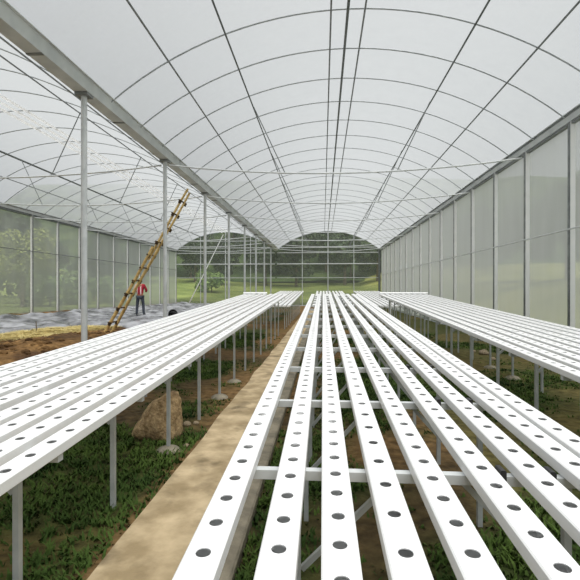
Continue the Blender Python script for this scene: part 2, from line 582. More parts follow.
def gutter(x, w, d, label):
    mb = MB()
    t = .012
    prof = [(-w / 2 - .05, d), (-w / 2, d), (-w / 3, 0), (w / 3, 0), (w / 2, d), (w / 2 + .05, d), (w / 2 + .05, d + t), (w / 2 - .01, d + t), (w / 3 - .01, t), (-w / 3 + .01, t), (-w / 2 + .01, d + t), (-w / 2 - .05, d + t)]
    n = len(prof)
    vs = [(a, y, b) for y in (5.0, YB) for (a, b) in prof]
    mb.add(vs, [(i, (i + 1) % n, (i + 1) % n + n, i + n) for i in range(n)])
    o = mb.build('gutter', M['gutter'], loc=(x, 0, GZ))
    tag(o, label, 'gutter', 'roof gutters')
    bk = MB(); bk.box(-w / 3, w / 3, -.03, .03, -.012, 0); bm_ = bk.mesh('joint_bracket', M['galv_dark'])
    for k in range(15):
        obj('joint_bracket', bm_, o, (0, 6.17 + 4 / 3 * 2 * k if k < 13 else 7.5 + 2 * k, 0))
    return o


gutter(XM, .36, .16, 'wide grey sheet gutter between the two roof bays')
g = gutter(XR, .20, .14, 'grey eave gutter over the net wall beside the benches')
lipm = MB(); lipm.box(-.04, .04, 5, YB, -.05, -.012); lipm.build('eave_rail', M['galv_dark'], g)
g = gutter(XL, .20, .14, 'dark eave gutter over the net wall beyond the mulched beds')
lipm = MB(); lipm.box(-.05, .06, 5, YB, -.09, -.012); lipm.build('eave_rail', M['pipe_dark'], g)

HY = [8.167 + 4 / 3 * k for k in range(23)]
for bay, (xc, half) in BAYS.items():
    mb = MB()
    pts = []
    hh = half - .12
    for i in range(29):
        x = -hh + 2 * hh * i / 28
        pts.append((x, 0, arc_z(0, half, x)))
    mb.tube(pts, .015, 6)
    hm = mb.mesh('roof_hoop', M['hoop'], smooth=True)
    for k, y in enumerate(HY):
        o = obj('roof_hoop', hm, loc=(xc, y, 0))
        q, r = divmod(k - 2, 3)
        if k < 2: w = ['first from the front', 'second from the front'][k]
        else:
            w = ['just before the %s tie bar', 'just beyond the %s tie bar', 'midway past the %s tie bar'][r] % nth(q + 1)
        tag(o, 'thin roof hoop of %s, %s' % (BAYNAME[bay], w), 'roof hoop', 'roof hoops of ' + BAYNAME[bay])

PUR = [(-3.25, 'lower purlin on the %s side'), (-2.2, 'upper purlin on the %s side'), (-.30, 'ridge pipe on the %s side'), (0, 'ridge pipe at the very crown'), (.30, 'ridge pipe on the %s side'), (2.2, 'upper purlin on the %s side'), (3.25, 'lower purlin on the %s side')]
for bay, (xc, half) in BAYS.items():
    for (dx, w) in PUR:
        if '%s' in w:
            if bay == 'bench': side = 'middle gutter' if dx < 0 else 'net wall'
            else: side = 'net wall' if dx < 0 else 'middle gutter'
            w = w % side
        z = arc_z(0, half, dx) - .035
        r = .017; m = M['galv_dark']
        if bay == 'mulch' and dx in (-.30, 0, .30): m = M['sky_stripe']; r = .038  # thickened translucent pipes stand in for bright gaps along the ridge
        if bay == 'mulch' and dx == -2.2: m = M['pipe_dark']; r = .034
        if bay == 'bench' and dx == 0: r = .026; m = M['pipe_dark']
        if abs(dx) == 2.2 and bay == 'bench': m = M['pipe_dark']; r = .018
        mb = MB(); mb.tube([(0, 6 + .0, 0), (0, 17, 0), (0, 28, 0), (0, YB, 0)], r, 8)
        o = mb.build('roof_purlin', m, loc=(xc + dx, 0, z), smooth=True)
        look = 'white' if m == M['sky_stripe'] else ('thick dark' if r > .03 else ('dark' if m == M['pipe_dark'] else 'grey'))
        tag(o, '%s %s under the film of %s' % (look, w, BAYNAME[bay]), 'purlin', 'purlins of ' + BAYNAME[bay])

for bay, (xc, half) in BAYS.items():
    sag = .30 if bay == 'bench' else .26
    mb = MB()
    pts = [(x, 0, -sag * (1 - (x / half) ** 2)) for x in [-half + .1 + (2 * half - .2) * i / 12 for i in range(13)]]
    mb.tube(pts, .022, 8)
    tm = mb.mesh('tie_bar', M['galv'], smooth=True)
    sms = []
    for s in (-1, 1):
        b = MB()
        b.tube([(s * 1.4, 0, -sag * .90), (s * 2.2, 0, arc_z(0, half, 2.2) - GZ + .12)], .013, 6)
        sms.append(b.mesh('strut', M['galv_dark'], smooth=True))
    for k, y in enumerate(FR[1:]):
        o = obj('tie_bar', tm, loc=(xc, y, GZ - .12))
        tag(o, 'horizontal steel tie bar across %s, %s from the front' % (BAYNAME[bay], nth(k + 1)), 'tie bar', 'tie bars across ' + BAYNAME[bay])
        for q in sms: obj('strut', q, o)

# gable frame
for bay, (xc, half) in BAYS.items():
    for (dx, w) in ((-2.22, 'on the side of the mulched bay'), (0, 'under the crown'), (2.22, 'on the side of the net wall')):
        if bay == 'mulch': w = {-2.22: 'on the side of the outer net wall', 0: 'under the crown', 2.22: 'on the side of the benches'}[dx]
        h = arc_z(0, half, dx) - .02
        o = obj('gable_post', post_mesh(.045 if dx == 0 else .036, h, M['galv'], 8), loc=(xc + dx, YB - .03, 0))
        tag(o, 'upright gable post of %s, %s' % (BAYNAME[bay], w), 'post', 'gable posts')
    for (z, r, w) in ((2.44, .022, 'lowest'), (3.64, .045, 'thickest, at mid height'), (4.61, .03, 'third from the ground'), (5.06, .03, 'just over gutter level'), (5.66, .025, 'topmost, inside the arch')):
        hx = half - .08
        if z > GZ:
            hx = 0
            while arc_z(0, half, hx) > z + .03 and hx < half: hx += .02
            hx -= .04
        mb = MB(); mb.tube([(-hx, 0, 0), (0, 0, 0), (hx, 0, 0)], r, 8)
        o = mb.build('gable_rail', M['galv'], loc=(xc, YB - .09, z), smooth=True)
        tag(o, 'horizontal gable rail at the end of %s, %s' % (BAYNAME[bay], w), 'rail', 'gable rails')
    mb = MB()
    pts = []
    for i in range(33):
        x = -half + .08 + (2 * half - .16) * i / 32
        pts.append((x, 0, arc_z(0, half, x)))
    mb.tube(pts, .03, 6)
    o = mb.build('gable_arch', M['hoop'], loc=(xc, YB - .02, 0), smooth=True)
    tag(o, 'bowed end arch framing the gable net of %s' % BAYNAME[bay], 'arch', 'gable arches')
o = obj('corner_post', post_mesh(.09, GZ, M['galv_dark'], 8, True), loc=(XR - .12, YB - .12, 0))
tag(o, 'thick dark corner post where gable meets the hazy net wall', 'post')
mb = MB(); mb.tube([(-11.75, 0, .02), (-8.62, 0, 6.2)], .04, 8)
o = mb.build('gable_prop', M['white_pipe'], loc=(0, YB - .5, 0), smooth=True)
tag(o, 'long white prop slanting across the gable of the mulched bay', 'prop')

for (x, z, y0, lab, m) in ((XR - .07, EYE + 1.19, 6, 'pale horizontal rail halfway up the hazy net wall by the benches', M['galv']),
                          (XL + .09, EYE + 1.68, 12, 'dark horizontal rail across the net wall beyond the mulched beds', M['galv_dark'])):
    mb = MB(); mb.tube([(0, y0, 0), (0, 20, 0), (0, YB - .1, 0)], .018, 8)
    o = mb.build('wall_rail', m, loc=(x, 0, z), smooth=True)
    tag(o, lab, 'rail', 'wall rails')

# ------------------------------------------------------------------ growing channels
CW, CH, HR = .052, .052, .0215


def channel_mesh(L, p, first):
    """hollow box channel, top at z=0, running along y from 0 to L, with round plant holes every p metres."""
    mb = MB()
    c = .005
    w = CW - c
    n = int((L - first) / p)
    seg = 16

    def rect(cx, cy, px_, hy0, hy1):
        out = []
        for (ax, ay) in [(w, 0), (w, .5), (w, 1), (w / 2, 1), (0, 1), (-w / 2, 1), (-w, 1), (-w, .5), (-w, 0), (-w, -.5), (-w, -1), (-w / 2, -1), (0, -1), (w / 2, -1), (w, -1), (w, -.5)]:
            out.append((ax, cy + (ay * hy1 if ay > 0 else ay * hy0), 0))
        return out
    y = 0
    mb.add([(-w, 0, 0), (w, 0, 0), (w, first - .05, 0), (-w, first - .05, 0)], [(0, 1, 2, 3)])
    for k in range(n):
        cy = first + k * p
        rc = rect(0, cy, w, .05, .05)
        ci = []; lo = []
        for (ax, ay, _) in rc:
            a = math.atan2((ay - cy) / .05, ax / w)
            ci.append((HR * math.cos(a), cy + HR * math.sin(a), 0)); lo.append((HR * math.cos(a), cy + HR * math.sin(a), -.003))
        mb.add(rc + ci + lo, [(i, (i + 1) % seg, (i + 1) % seg + seg, i + seg) for i in range(seg)] + [(i + seg, (i + 1) % seg + seg, (i + 1) % seg + 2 * seg, i + 2 * seg) for i in range(seg)])
        ye = cy + p - .05 if k < n - 1 else L
        mb.add([(-w, cy + .05, 0), (w, cy + .05, 0), (w, ye, 0), (-w, ye, 0)], [(0, 1, 2, 3)])
    pr = [(w, 0), (CW, -c), (CW, -CH + c), (w, -CH), (-w, -CH), (-CW, -CH + c), (-CW, -c), (-w, 0)]
    vs = [(a, yy, b) for yy in (0, L) for (a, b) in pr]
    mb.add(vs, [(i, i + 1, i + 9, i + 8) for i in range(7)])
    me = bpy.data.meshes.new('growing_channel')
    me.from_pydata(mb.v, [], mb.f)
    me.materials.append(M['channel'])
    return me


def sleeve_mesh():
    mb = MB()
    e = .0025
    pr = [(CW - .004, e), (CW + e, -.005), (CW + e, -CH - e), (-CW - e, -CH - e), (-CW - e, -.005), (-CW + .004, e)]
    n = 6
    vs = [(a, y, b) for y in (0, .05) for (a, b) in pr]
    mb.add(vs, [(i, (i + 1) % n, (i + 1) % n + n, i + n) for i in range(n)])
    ins = [(a * .93, y, b * .93) for y in (0, .05) for (a, b) in pr]
    b0 = len(mb.v)
    mb.v += ins
    for i in range(n):
        j = (i + 1) % n
        mb.f.append((i, j, b0 + j, b0 + i)); mb.f.append((n + i, n + j, b0 + n + j, b0 + n + i))
    return mb.mesh('joint_sleeve', M['channel'])


S = .0396
SL = math.atan(S)


def ztop1(y): return .703 + S * y


def ztop2(y): return 1.35 - S * (28 - y)


YS1, YE1 = .55, 15.2
YS2, YE2 = 16.2, 28.0
L1 = (YE1 - YS1) / math.cos(SL)
L2 = (YE2 - YS2) / math.cos(SL)
ch_a = channel_mesh(L1, .15, .10)
ch_b = channel_mesh(L1, .20, .12)
ch_f = channel_mesh(L2, .15, .10)
slv = sleeve_mesh()
cap = MB(); cap.box(-CW - .002, CW + .002, -.012, .0, -CH - .002, .002, .004); cap = cap.mesh('end_cap', M['channel'])

ROWS = {
    'path': [-1.225, -1.395, -1.562, -1.725, -1.925, -2.10, -2.28, -2.43, -2.58],
    'middle': [-.330, -.126, .043, .220, .400, .612, .802, .992, 1.125],
    'net': [1.90 + .175 * k for k in range(9)],
}
BN = {'path': 'bench between the path and the mulched beds', 'middle': 'middle bench', 'net': 'bench along the hazy net wall'}
SN = {'path': 'mulch-side bench', 'middle': 'middle bench', 'net': 'net-wall bench'}
EDGE = {'path': 'path', 'middle': 'path', 'net': 'middle bench'}
phase = {}
for b, xs in ROWS.items():
    for sec in (1, 2):
        for k, x in enumerate(xs):
            if sec == 1: me, y, z, L = (ch_b if (b, k) == ('middle', 3) else ch_a), YS1, ztop1(YS1), L1
            else: me, y, z, L = ch_f, YS2, ztop2(YS2), L2
            dy = (.03 * ((k * 7) % 5 - 2)) / 2
            o = obj('growing_channel', me, loc=(x, y + dy, z + S * dy))
            o.rotation_euler = (SL, 0, 0)
            part = 'near half' if sec == 1 else 'far half'
            tag(o, 'white holed channel on the %s of the %s, %s from the %s' % (part, SN[b], nth(k + 1), EDGE[b]), 'growing channel',
                'white growing channels on the %s of the %s' % (part, BN[b]))
            obj('end_cap', cap, o, (0, 0, 0))
            e2 = obj('end_cap', cap, o, (0, L + .012, 0))
            for yy in (5.35, 10.2):
                if yy < L - 1: obj('joint_sleeve', slv, o, (0, yy - dy, 0))

# ------------------------------------------------------------------ trestles under the channels
legm = MB(); legm.box(-.0145, .0145, -.0145, .0145, 0, 1.0); legm = legm.mesh('leg', M['leg'])
footm = MB(); footm.lathe([(.001, -.03), (.12, -.03), (.115, .012), (.085, .035), (.045, .05), (.001, .055)], 14); footm = footm.mesh('footing', M['concrete'], smooth=True)
clipm = MB(); clipm.box(-.012, .012, -.03, .03, -.03, .015, .004); clipm = clipm.mesh('clip', M['black'])


def trestle(b, x0, x1, legs, y, zt, label, group, braces='short', foots=(), clips=()):
    xc = (x0 + x1) / 2
    t = empty('trestle', (xc, y, 0))
    tag(t, label, 'trestle', group)
    zc = zt - CH - .02                     # centre line of the cross bar
    mb = MB(); mb.bar((x0 - xc, 0, zc), (x1 - xc, 0, zc), .04, .038)
    mb.build('crossbar', M['galv'], t)
    for i, lx in enumerate(legs):
        l = obj('leg', legm, t, (lx - xc, 0, -.02)); l.scale = (1, 1, zc - .019 + .02)
        s = 1 if i == 0 else -1
        mb = MB()
        if braces == 'short': mb.bar((lx - xc + s * .018, 0, zc - .17), (lx - xc + s * .17, 0, zc - .019), .022, .022)
        else: mb.bar((lx - xc + s * .018, 0.022, .30), (lx - xc + s * .42, 0.022, zc - .0), .022, .022)
        mb.build('brace', M['leg'], t)
        if i in foots: obj('footing', footm, t, (lx - xc, 0, 0))
    for cx in clips:
        obj('clip', clipm, t, (cx - xc, 0, zt - CH + .012))


LEG = {'path': (-2.42, -1.395), 'middle': (-.11, .96), 'net': (2.12, 3.10)}
SPAN = {'path': (-2.63, -1.19), 'middle': (-.39, 1.18), 'net': (1.86, 3.35)}
Y1ST = {'path': 2.98, 'middle': 2.88, 'net': 2.70}
for b in ROWS:
    n = 0
    y = Y1ST[b] - 1.0
    while y < YE1 - .1:
        n += 1
        yn = y
        if b == 'path' and n == 2: y = 2.93
        fo = ()
        if b == 'path' and n in (3, 5, 6): fo = (1,)
        if b == 'net' and n in (7, 8): fo = (1,)
        cl = ()
        if b == 'middle' and n in (1, 2, 3):
            cl = (.707, .897)
        trestle(b, *SPAN[b], LEG[b], y, ztop1(y), 'galvanised trestle under the near half of the %s, %s from the front' % (SN[b], nth(n)),
                'trestles under the near half of the ' + BN[b], 'long' if b == 'middle' else 'short', fo, cl)
        y = yn + (1.02 if b == 'path' else 1.0)
    n = 0
    y = YS2 + .35
    while y < YE2 - .1:
        n += 1
        trestle(b, *SPAN[b], LEG[b], y, ztop2(y), 'galvanised trestle under the far half of the %s, %s from the gap' % (SN[b], nth(n)),
                'trestles under the far half of the ' + BN[b])
        y += 1.0

# header pipes lying over the far ends, drain pipe
for (x0, x1, lab) in ((-2.64, -1.85, 'white header pipe lying across the far end of the mulch-side bench'),
                      (1.84, 3.38, 'white header pipe lying across the far end of the bench along the net wall')):
    mb = MB(); mb.tube([(x0, 0, 0), ((x0 + x1) / 2, 0, 0), (x1, 0, 0)], .035, 10)
    o = mb.build('header_pipe', M['white_pipe'], loc=(0, YE1 - .2, ztop1(YE1 - .2) + .036), smooth=True)
    tag(o, lab, 'pipe', 'header pipes')
mb = MB(); mb.tube([(0, 0, 0), (0, 0, ztop1(15.1) - .09), (0, -.04, ztop1(15.1) - .06)], .045, 10)
o = mb.build('drain_pipe', M['white_pipe'], loc=(2.24, 15.45, 0), smooth=True)
tag(o, 'white upright drain pipe at the far end of the bench along the net wall', 'pipe')

# ------------------------------------------------------------------ mulched beds
def bed(yc, x0, x1, label):
    """one raised bed crossing the bay under a loose, creased plastic sheet."""
    nx = int((x1 - x0) / .13); ny = 16
    vs = []
    for i in range(nx + 1):
        x = x0 + (x1 - x0) * i / nx
        hw = .70 + .04 * nz(x, yc, .9, 1)
        yo = .10 * nz(x, yc, .35, 4)
        en = sm(0, .5, x - x0) * sm(0, .5, x1 - x)
        for j in range(ny + 1):
            u = -1 + 2 * j / ny
            y = yc + yo + u * hw
            pf = (1 - abs(u) ** 2.6) * .15 * en
            r = .05 * nz(x, y, 1.3, 3) + .04 * abs(nz(x * .7, y * 1.5, 2.6, 8)) + .03 * nz(x * 2, y, 2.4, 7)
            vs.append((x, y, gh(x, y) + pf + r * (1 - abs(u) ** 6) + (.012 if abs(u) < 1 else -.03)))
    n = ny + 1
    mb = MB(); mb.add(vs, [(i * n + j, i * n + j + 1, (i + 1) * n + j + 1, (i + 1) * n + j) for i in range(nx) for j in range(ny)])
    o = mb.build('mulched_bed', M['mulch'], smooth=True)
    tag(o, label, 'planting bed', 'plastic-covered planting beds')


for k in range(4):
    bed(10.0 + 1.6 * k, -12.3, -8.75 + .1 * k, 'short silver plastic bed beside the straw, %s from the front' % nth(k + 1))
for k in range(14):
    bed(16.4 + 1.6 * k, -12.3, -4.9, 'silver-grey plastic bed crossing the whole bay, %s from the straw' % nth(k + 1))

# ------------------------------------------------------------------ bamboo ladder
def ladder():
    foot = Vector((-6.72, 13.55, gh(-6.72, 13.8) - .02)); top = Vector((-4.30, 14.0, 4.56))
    d = top - foot
    acr = Vector((0, .5, 0))
    t = empty('bamboo_ladder', foot)
    tag(t, 'long spliced bamboo ladder leaning from the soil up to the gutter', 'ladder')

    def cane(a, b, r0, r1, wob, seed):
        mb = MB(); pts = []; rs = []
        n = 25
        for i in range(n + 1):
            u = i / n
            p = a.lerp(b, u) - foot
            p += Vector((0, wob * math.sin(u * 5 + seed), wob * .6 * math.sin(u * 7 + seed * 2)))
            pts.append(p); rs.append((r0 + (r1 - r0) * u) * (1.12 if i % 3 == 0 else 1.0))
        mb.tube(pts, rs, 8)
        mb.build('rail', M['bamboo'], t, smooth=True)
    for k in (0, 1):
        o = acr * k
        cane(foot + o, foot + d * .60 + o * .92, .05, .042, .02, k * 2)
        off = Vector((.06, .06 - .12 * k, .05))
        cane(foot + d * .50 + o * .92 + off, foot + d * (1.0 if k == 0 else .985) + o * .8 + off, .042, .034, .018, k * 2 + 1)
    for i, u in enumerate([.07, .17, .27, .36, .45, .54, .62, .72, .82, .91]):
        p = foot + d * u - foot + (Vector((.06, 0, .05)) if u > .56 else Vector((0, 0, 0)))
        q = p + acr
        mb = MB(); mb.tube([p + Vector((0, -.10, .035)), q + Vector((0, .10, .035))], .026, 8)
        r = mb.build('rung', M['bamboo_dark'], t, smooth=True)
        for c in (p, q):
            mb = MB()
            dn = d.normalized()
            mb.tube([c - dn * .06, c + dn * .05], .050, 8)
            mb.build('lashing', M['bamboo_dark'], r, smooth=True)


ladder()

# ------------------------------------------------------------------ worker
def skin_obj(name, V, E, R, m, parent, root=0, sub=2):
    me = bpy.data.meshes.new(name); me.from_pydata(V, E, [])
    me.materials.append(m)
    o = obj(name, me, parent)
    md = o.modifiers.new('skin', 'SKIN')
    md.use_smooth_shade = True
    for i, sv in enumerate(me.skin_vertices[0].data):
        r = R[i]
        sv.radius = r if isinstance(r, tuple) else (r, r)
        sv.use_root = i == root
    s = o.modifiers.new('sub', 'SUBSURF'); s.levels = sub; s.render_levels = sub
    return o


def person():
    x, y = -8.72, 21.2
    t = empty('person', (x, y, gh(x, y) + .165), math.radians(8))
    tag(t, 'person in red and pink striped shirt and dark trousers standing among the silver beds', 'person')
    V = []; E = []; R = []

    def add(p, r, par=None):
        V.append(p); R.append(r)
        if par is not None: E.append((par, len(V) - 1))
        return len(V) - 1
    pel = add((0, 0, .93), (.14, .10))
    sp = add((0, 0, 1.12), (.125, .09), pel)
    che = add((0, 0, 1.33), (.15, .10), sp)
    nb = add((0, 0, 1.46), (.06, .06), che)
    nk = add((0, .01, 1.52), .05, nb)
    jaw = add((0, .03, 1.58), (.062, .075), nk)
    hd = add((0, .025, 1.66), (.072, .09), jaw)
    add((0, .02, 1.73), (.05, .062), hd)
    add((0, .125, 1.625), .014, jaw)                                    # nose
    for s in (-1, 1):
        add((s * .078, .02, 1.635), .014, hd)                           # ear
        sh = add((s * .18, 0, 1.41), .062, che)
        el = add((s * (.31 if s > 0 else .27), -.04, 1.16), .046, sh)
        wr = add((s * .22, .20, 1.10), .032, el)
        pa = add((s * .20, .27, 1.10), (.036, .022), wr)
        for j in range(4):
            b = add((s * .20 + (j - 1.5) * .02, .32, 1.10), .0095, pa)
            c = add((s * .20 + (j - 1.5) * .021, .352 + (.006 if j in (1, 2) else 0), 1.09), .009, b)
            add((s * .20 + (j - 1.5) * .021, .372 + (.008 if j in (1, 2) else -.004), 1.068), .008, c)
        th = add((s * .20 - s * .045, .285, 1.10), .011, pa)
        add((s * .20 - s * .06, .315, 1.095), .0095, th)
        hp = add((s * .095, 0, .86), .088, pel)
        kn = add((s * .14, .025, .48), .056, hp)
        an = add((s * .165, -.01, .08), .038, kn)
        add((s * .19, .12, .035), (.04, .028), an)
    skin_obj('body', V, E, R, M['skin'], t)
    # shirt: torso and sleeves
    V.clear(); E.clear(); R.clear()
    a = add((0, 0, .90), (.165, .115)); b = add((0, 0, 1.1), (.155, .112), a); c = add((0, 0, 1.33), (.172, .118), b)
    add((0, 0, 1.475), (.07, .066), c)
    for s in (-1, 1):
        sh = add((s * .185, 0, 1.405), .078, c)
        el = add((s * (.31 if s > 0 else .27), -.04, 1.16), .062, sh)
        add((s * .235, .15, 1.115), .05, el)
    skin_obj('shirt', V, E, R, M['shirt'], t)
    V.clear(); E.clear(); R.clear()
    a = add((0, 0, .94), (.155, .112))
    for s in (-1, 1):
        hp = add((s * .095, 0, .85), .10, a)
        kn = add((s * .14, .025, .48), .074, hp)
        add((s * .167, -.008, .03), .060, kn)
    skin_obj('trousers', V, E, R, M['jeans'], t)
    for s in (-1, 1):
        V.clear(); E.clear(); R.clear()
        a = add((s * .165, -.02, .055), (.05, .048)); b = add((s * .178, .06, .045), (.05, .042), a); add((s * .195, .155, .035), (.042, .03), b)
        skin_obj('shoe', V, E, R, M['shoe'], t)
    V.clear(); E.clear(); R.clear()
    a = add((0, -.03, 1.60), (.066, .05)); b = add((0, -.015, 1.675), (.084, .085), a); add((0, .02, 1.745), (.06, .07), b)
    skin_obj('hair', V, E, R, M['hair'], t)
    for s in (-1, 1):
        mb = MB(); bm = bmesh.new(); bmesh.ops.create_uvsphere(bm, u_segments=8, v_segments=6, radius=.013)
        me = bpy.data.meshes.new('eye'); bm.to_mesh(me); bm.free(); me.materials.append(M['white_pipe'])
        obj('eye', me, t, (s * .03, .108, 1.65))


person()

# black bucket lying on the beds
def bucket():
    x, y = -6.84, 20.3
    mb = MB()
    pr = [(.001, 0), (.15, 0), (.155, .01), (.20, .38), (.215, .38), (.215, .40), (.195, .40), (.145, .02), (.001, .02)]
    mb.lathe(pr, 20)
    o = mb.build('bucket', M['black'], loc=(x, y + .2, gh(x, y) + .20), smooth=True)
    o.rotation_euler = (math.radians(82), 0, math.radians(12))
    tag(o, 'black plastic bucket lying on its side on the silver beds behind a post', 'bucket')
    h = MB(); h.tube([(.21 * math.cos(a), .21 * math.sin(a) * .5 - .02, .39 + .17 * math.sin(a)) for a in [PI * i / 10 for i in range(11)]], .005, 6)
    h.build('handle', M['galv_dark'], o, smooth=True)


bucket()

# ------------------------------------------------------------------ stones
def rock_mesh(name, m, seed, sub=3, amp=.22, shear=None):
    bm = bmesh.new(); bmesh.ops.create_icosphere(bm, subdivisions=sub, radius=1)
    for v in bm.verts:
        p = v.co.copy()
        k = 1 + amp * noise.noise(p * 1.2 + Vector((seed, 0, 0))) + amp * .4 * noise.noise(p * 3.1 + Vector((0, seed, 0)))
        v.co = p * k
        if v.co.z < -.55: v.co.z = -.55 + (v.co.z + .55) * .2
        if shear: v.co = shear(v.co)
    me = bpy.data.meshes.new(name); bm.to_mesh(me); bm.free()
    me.materials.append(m)
    me.polygons.foreach_set('use_smooth', [True] * len(me.polygons))
    return me


def wedge(c):
    u = (c.z + .6) / 1.5
    w = 1.0 - .46 * u
    return Vector((c.x * w + .50 * u - .06, c.y * (1 - .3 * u), min(c.z, .78 + .12 * c.z)))


bx, by = px_ground(155, 440)
o = obj('boulder', rock_mesh('boulder', M['rock'], 3.3, 4, .30, wedge), loc=(bx - .03, by + .18, .15))
o.scale = (.27, .24, .30)
tag(o, 'big tan boulder under the bench between the path and the mulched beds', 'boulder')
stms = [rock_mesh('stone', M['stone'], s, 2, .3) for s in (1.1, 5.7, 9.2)]
stones = [(174, 449, .035, 'flat pale stone by a bench leg, closest to the big boulder'), (186, 447, .03, 'small pale stone on the soil, halfway from boulder to path'),
          (160, 453, .032, 'small pale stone in front of the big boulder'), (180, 454, .028, 'small stone at the soil edge beside the path, in front of the boulder'),
          (187, 425, .05, 'low brown stone beyond the big boulder'),
          (196, 423, .035, 'small brown stone next to the path beyond the boulder'),
          (484, 354, .13, 'biggest rust-brown stone under the bench along the net wall'), (493, 360, .07, 'smaller brown stone touching the biggest one under the net wall bench'),
          (474, 352, .05, 'little brown stone on the far side of the biggest stone under the net wall bench'),
          (284, 345, .05, 'brown stone at the far edge of the path'), ]
for k, (px, py, r, lab) in enumerate(stones):
    x, y = px_ground(px, py)
    o = obj('stone', stms[k % 3], loc=(x, y, gh(x, y) + r * .25)); o.scale = (r, r * .9, r * .6); o.rotation_euler.z = k * 1.3
    tag(o, lab, 'stone', 'loose stones')
mb = MB(); mb.lathe([(.001, 0), (.14, 0), (.13, .05), (.09, .08), (.001, .085)], 14)
pad = mb.mesh('concrete_pad', M['concrete'], smooth=True)
# stake in the straw
x, y = -8.15, 12.4
mb = MB(); mb.tube([(0, 0, -.05), (.01, 0, .15), (0, 0, .32)], [.014, .013, .009], 6)
o = mb.build('wooden_stake', M['bamboo_dark'], loc=(x, y, gh(x, y)), smooth=True)
tag(o, 'short dark stake stuck in the straw near the silver beds', 'stake')

# ------------------------------------------------------------------ grass and straw
def blades(name, m, pts, seed, hmin, hmax, wid, lean, flat=False):
    rnd = random.Random(seed)
    vs = []; fs = []
    for (x, y, s) in pts:
        z = gh(x, y) - .005
        for j in range(5):
            a = rnd.uniform(0, 2 * PI); h = rnd.uniform(hmin, hmax) * s; w = wid * rnd.uniform(.7, 1.3)
            bx_, by_ = x + rnd.gauss(0, .02), y + rnd.gauss(0, .02)
            dx, dy = math.cos(a), math.sin(a)
            l = lean * rnd.uniform(.3, 1.2) * h
            k = len(vs)
            if flat:
                vs += [(bx_ - dy * w, by_ + dx * w, z + .01), (bx_ + dy * w, by_ - dx * w, z + .01), (bx_ + dx * l, by_ + dy * l, z + .01 + h * .4)]
                fs.append((k, k + 1, k + 2))
            else:
                vs += [(bx_ - dy * w, by_ + dx * w, z), (bx_ + dy * w, by_ - dx * w, z),
                       (bx_ + dx * l * .4 + dy * w * .8, by_ + dy * l * .4 - dx * w * .8, z + h * .6), (bx_ + dx * l * .4 - dy * w * .8, by_ + dy * l * .4 + dx * w * .8, z + h * .6),
                       (bx_ + dx * l, by_ + dy * l, z + h)]
                fs += [(k, k + 1, k + 2, k + 3), (k + 3, k + 2, k + 4)]
    me = bpy.data.meshes.new(name); me.from_pydata(vs, [], fs); me.materials.append(m)
    return obj(name, me)


rnd = random.Random(11)
pts = []
while len(pts) < 19000:
    x = rnd.uniform(-4.0, 4.7); y = rnd.uniform(.8, 15) ** 1.0
    if -1.2 < x < -.44: continue
    g = grassy(x, y)
    if y < 1.5 and rnd.random() < .5: continue
    if rnd.random() < g * g * (1.0 if y < 8 else .6): pts.append((x, y, .7 + .5 * g))
o = blades('grass', M['grass'], pts, 5, .016, .05, .008, 1.2)
tag(o, 'short green weeds growing on the soil under the benches', 'grass', kind='stuff')
pts = []
while len(pts) < 5000:
    x = rnd.uniform(-8.75, -6.9); y = rnd.uniform(10.3, 17.5)
    s = sm(-7.0, -7.5, x + .5 * nz(x, y, .8, 12)) * sm(10.2, 11.2, y + .6 * nz(x, y, .9, 8))
    if rnd.random() < s: pts.append((x, y, 1))
o = blades('straw', M['straw'], pts, 6, .06, .16, .006, 1.8, True)
tag(o, 'strip of yellow dry straw spread beside the silver beds', 'straw', kind='stuff')

bm0 = bmesh.new(); bmesh.ops.create_icosphere(bm0, subdivisions=1, radius=1)
ico_v = [v.co.copy() for v in bm0.verts]; ico_f = [tuple(v.index for v in f.verts) for f in bm0.faces]; bm0.free()
mb = MB(); n = 0
while n < 900:
    x = rnd.uniform(-9.0, -4.3); y = rnd.uniform(6.5, 15.4)
    if x < -7.2 and y > 10.6: continue
    if nz(x, y, 1.1, 20) < -.05: continue
    r = rnd.choice((.02, .03, .04, .06, .09)); z = gh(x, y)
    mb.add([Vector((x, y, z)) + Vector((v.x * r * rnd.uniform(.7, 1.3), v.y * r * rnd.uniform(.7, 1.3), v.z * r * .7)) for v in ico_v], ico_f)
    n += 1
o = mb.build('soil_clods', surf('clod_soil', lin(66, 48, 32), lin(132, 102, 66), rough=.95, scale=2.5, bump=.5, spec=.1))
tag(o, 'brown lumps of dug soil strewn over the heap beside the straw', 'soil', kind='stuff')

# ------------------------------------------------------------------ trees outside
def crown_mesh(name, m, seed, blobs, n, leaf):
    rnd = random.Random(seed)
    vs = []; fs = []
    for i in range(n):
        (cx, cy, cz, r) = blobs[rnd.randrange(len(blobs))]
        d = Vector((rnd.gauss(0, 1), rnd.gauss(0, 1), rnd.gauss(0, 1))).normalized()
        p = Vector((cx, cy, cz)) + d * r * rnd.uniform(.72, 1.08)
        nn = (d + Vector((rnd.gauss(0, .5), rnd.gauss(0, .5), rnd.gauss(0, .5)))).normalized()
        a = nn.orthogonal().normalized(); b = nn.cross(a)
        th = rnd.uniform(0, PI)
        a, b = a * math.cos(th) + b * math.sin(th), b * math.cos(th) - a * math.sin(th)
        s = leaf * rnd.uniform(.6, 1.3)
        k = len(vs)
        vs += [p - a * s, p + b * s * .5, p + a * s, p - b * s * .5]
        fs.append((k, k + 1, k + 2, k + 3))
    me = bpy.data.meshes.new(name); me.from_pydata(vs, [], fs); me.materials.append(m)
    return me


def blobset(seed, n, R, z0, z1, r):
    rnd = random.Random(seed)
    return [(rnd.uniform(-R, R), rnd.uniform(-R, R), rnd.uniform(z0, z1), r * rnd.uniform(.7, 1.2)) for _ in range(n)]


